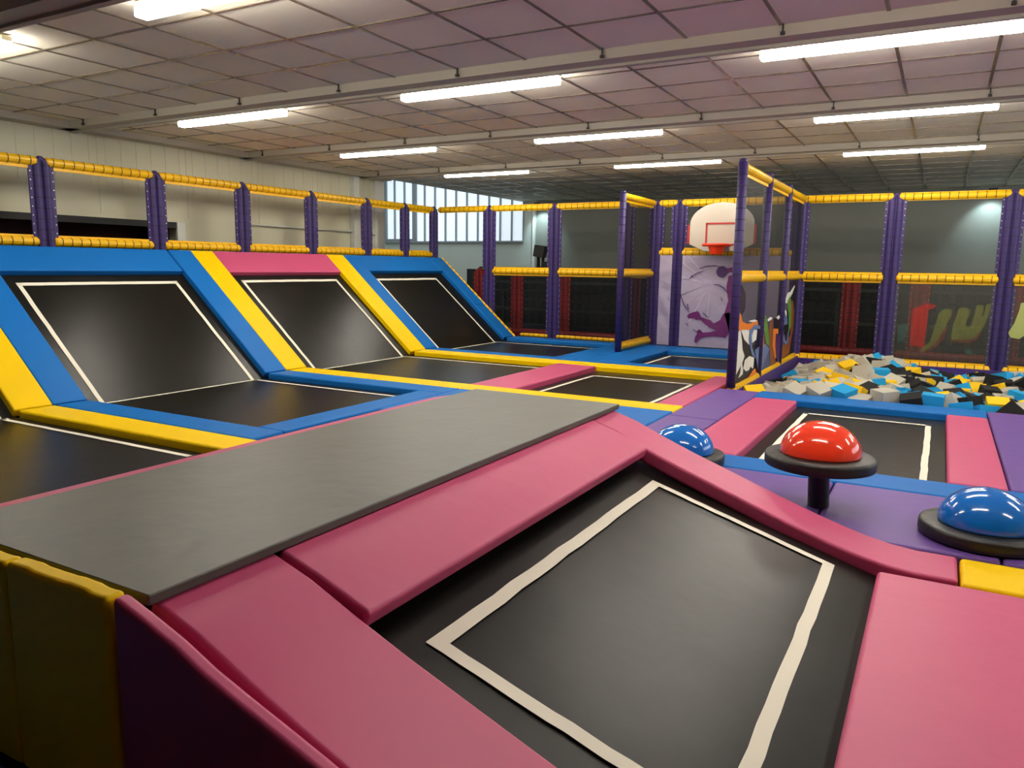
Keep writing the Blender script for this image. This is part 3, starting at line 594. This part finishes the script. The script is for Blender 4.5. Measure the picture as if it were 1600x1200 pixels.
for a in ((x0, z0, x1, z0 + e), (x0, z1 - e, x1, z1), (x0, z0, x0 + e, z1), (x1 - e, z0, x1, z1)): m.box((a[0], 11.352, a[1]), (a[2], 11.36, a[3]))
m.build('target_square', 'board_red', t)
m = MB(); hc = Vector((bc, 11.14, 1.54)); R = 0.19; n = 32; k = 10; vs = []
for i in range(n):
    a = 2 * math.pi * i / n
    for j in range(k):
        b = 2 * math.pi * j / k; vs.append(hc + Vector(((R + 0.02 * math.cos(b)) * math.cos(a), (R + 0.02 * math.cos(b)) * math.sin(a), 0.02 * math.sin(b))))
m.add(vs, [(i*k+j, ((i+1) % n)*k+j, ((i+1) % n)*k+(j+1) % k, i*k+(j+1) % k) for i in range(n) for j in range(k)]); m.build('rim', 'hoop', t, smooth=True)
m = MB(); m.lathe(hc, [(0.12, -0.01), (0.105, -0.06), (0.085, -0.13), (0.08, -0.13), (0.10, -0.06), (0.115, -0.01)], n=24); m.box((bc - 0.12, 11.14, 1.515), (bc + 0.12, 11.36, 1.53)); m.build('bracket', 'hoop', t)
m = MB(); m.box((bc - 0.2, 11.39, 1.6), (bc - 0.15, 11.68, 1.64)); m.box((bc + 0.15, 11.39, 1.6), (bc + 0.2, 11.68, 1.64)); m.box((bc - 0.25, 11.62, 1.50), (bc + 0.25, 11.65, 1.7)); m.build('mounting', 'steel_dark', t)
# see-through banner with big letters on the far fence
t = thing('letter_banner', 'see-through banner with big yellow-green graffiti letters on the far fence at the right', 'banner', (0.2, 11.66, 0))
net(t, (-0.55, 11.672), (0.60, 11.672), 0.02, ZM - 0.08, 'banner_film', 'film'); net(t, (0.80, 11.672), (1.9, 11.672), 0.02, ZM - 0.08, 'banner_film', 'film')
for k, (c, ps) in enumerate(TR['let']):
    mt = {'letter': 'letter', 'red': 'film_red', 'orange': 'film_orange', 'teal': 'film_teal'}[c]
    if c == 'letter' and ps[0][0] > 0.8: mt = 'film_pale'
    m = MB(); m.add([(x, 11.668 - 0.002 * k, z) for x, z in ps], [tuple(range(len(ps)))]); m.build({'letter': 'letter', 'red': 'red_splash', 'orange': 'letter_outline', 'teal': 'teal_splash'}[c], mt, t)  # orange pieces are the printed outline of the letters

# ================================================================ enclosure beyond the far fence
RY = 12.45
t = thing('red_fence', 'red padded posts and red base rail with dark net beyond the far fence', 'fence', (-3, RY, FZ))
RX = [-7.70, -6.88, -5.92, -4.6, -3.3, -2.3, -1.18, -0.27, 0.86, 2.0]
for x in RX: post(t, (x, RY), (1, 0), FZ, 1.14, col='tube_red')
for a, b in zip(RX, RX[1:]): rail(t, (a, RY, 0.0), (b, RY, 0.0), r=0.06, col='tube_red', gap=0.0)
for a, b in zip(RX, RX[1:]): net(t, (a, RY + 0.02), (b, RY + 0.02), 0.0, 1.16, 'net_back')
m = MB(); m.box((-7.7, RY - 0.01, 1.155), (2.0, RY + 0.03, 1.185)); m.build('top_edge', 'steel_dark', t)
for y0, zz, lab in ((13.6, 0.86, 'upper'), (14.2, 0.66, 'second'), (14.8, 0.45, 'third'), (13.9, 0.30, 'lowest')):
    m = MB(); m.box((-8.4, y0, zz), (4.5, y0 + 0.06, zz + 0.05)); m.box((-8.4, y0 + 0.06, zz + 0.02), (4.5, y0 + 0.5, zz + 0.04))
    for x in (-8.3, -4.5, -1.5, 1.5, 4.4): m.box((x - 0.03, y0 + 0.2, FZ), (x + 0.03, y0 + 0.26, zz))
    tag(m.build('black_bench', 'bench'), {'upper': 'highest', 'second': 'second highest', 'third': 'third highest', 'lowest': 'lowest'}[lab] + ' of the long black bars beyond the red posts', 'bench')
m = MB(); n = 160  # dark sheet added to hide the bright wall behind the red posts
for i in range(n):
    x0 = -10.2 + 15.9 * i / n; x1 = -10.2 + 15.9 * (i + 1) / n
    m.add([(x0, 15.9 + 0.03 * (i % 2), FZ), (x1, 15.9 + 0.03 * ((i + 1) % 2), FZ), (x1, 15.9 + 0.03 * ((i + 1) % 2), 1.12), (x0, 15.9 + 0.03 * (i % 2), 1.12)], [(0, 1, 2, 3)])
tag(m.build('dark_backdrop', 'backdrop'), 'long dark backdrop sheet added low in front of the far grey wall', 'backdrop')
# speaker
t = thing('loudspeaker', 'black loudspeaker tilted on a small bracket above the far mid rail', 'loudspeaker', (-6.49, 12.6, 1.18))
m = MB(); c = Vector((-6.49, 12.6, 1.47)); ca, sa = math.cos(-0.12), math.sin(-0.12)
lp = [(-0.11, -0.10), (0.10, -0.10), (0.115, 0.11), (-0.10, 0.11)]
m.prism([(c.x + x * ca - z * sa, c.y - 0.07, c.z + x * sa + z * ca) for x, z in lp], (0, 0.15, 0)); m.build('cabinet', 'speaker', t, bevel=0.01)
m = MB(); m.box((-6.53, 12.55, 1.185), (-6.515, 12.65, 1.40)); m.box((-6.44, 12.55, 1.185), (-6.425, 12.65, 1.40)); m.box((-6.53, 12.55, 1.185), (-6.425, 12.65, 1.20)); m.build('bracket', 'steel_dark', t)
m = MB(); m.box((-6.40, 12.50, 1.186), (-6.15, 12.75, 1.29)); tag(m.build('equipment_case', 'backdrop', bevel=0.01), 'dark case standing right of the loudspeaker', 'case')
m = MB(); m.box((-6.8, 12.46, 1.0), (-6.0, 12.8, 1.185)); tag(m.build('speaker_shelf', 'steel_dark'), 'dark shelf under the loudspeaker behind the net', 'shelf')

# ================================================================ foam pit
def top(x, y):
    h = -0.32
    h += 0.32 * math.exp(-((x + 0.75) ** 2 / 0.55 + (y - 10.6) ** 2 / 2.0))
    h += 0.26 * math.exp(-((y - 7.7) ** 2) / 1.3)
    h += 0.20 * math.exp(-((x - 1.0) ** 2 / 0.4 + (y - 10.9) ** 2 / 0.8))
    h += 0.07 * math.exp(-((x + 0.2) ** 2 / 2 + (y - 9.2) ** 2 / 1.0))
    return h
cubes = {}
def cube_mesh(c):
    m = MB(); s = 0.092; m.box((-s, -s, -s), (s, s, s)); o = m.build('foam_cube', 'foam_' + c, bevel=0.004, seg=1); return o
first = {}
k = 0; spots = []
y = 7.93
while y < 11.6:
    x = -1.60 + (0.09 if k % 2 else 0)
    while x < 0.30 + (y - 7.9) * 0.22 + 0.45:
        spots.append((x + random.uniform(-.035, .035), y + random.uniform(-.035, .035))); x += 0.205
    y += 0.198; k += 1
for (x, y) in spots:
    y = min(y, 11.48)
    f = x + 0.75 + (y - 9.5) * 0.1
    r = random.random()
    if x < -0.35: c = 'grey' if r < 0.60 else 'yellow' if r < 0.78 else 'blue' if r < 0.90 else 'black'
    else: c = 'blue' if r < 0.34 else 'black' if r < 0.66 else 'yellow' if r < 0.85 else 'grey'
    if y < 8.25 and c == 'blue' and random.random() < 0.4: c = random.choice(('yellow', 'grey', 'black'))
    if c not in first: first[c] = o = cube_mesh(c)
    else: o = first[c].copy(); COL.objects.link(o)
    o.location = (x, y, top(x, y) + random.uniform(-0.03, 0.05)); o.rotation_euler = [random.uniform(0, 6.28) for _ in range(3)]
    if random.random() < 0.35: o.rotation_euler = (random.uniform(-.35, .35), random.uniform(-.35, .35), random.uniform(0, 3))
    zone = 'against the blue front pad' if y < 8.6 else 'in the middle of the pit' if y < 10.2 else 'at the back of the pit'
    sd = 'on the graffiti side' if x < -0.6 else 'on the right side'
    tag(o, {'grey': 'light grey', 'black': 'black', 'blue': 'sky blue', 'yellow': 'yellow'}[c] + ' foam cube lying ' + zone + ', ' + sd, 'foam cube', 'foam cubes filling the pit')
m = MB(); n = 24; g = []
for i in range(n + 1):
    for j in range(n + 1):
        x = -1.72 + 3.4 * i / n; y = 7.81 + 3.8 * j / n; g.append((x, y, top(x, y) - 0.05))
m.add(g, [(i*(n+1)+j, (i+1)*(n+1)+j, (i+1)*(n+1)+j+1, i*(n+1)+j+1) for i in range(n) for j in range(n)])
o = tag(m.build('foam_filling', 'foam_grey'), 'foam cubes packed beneath the top layer of the pit', 'foam'); o['kind'] = 'stuff'
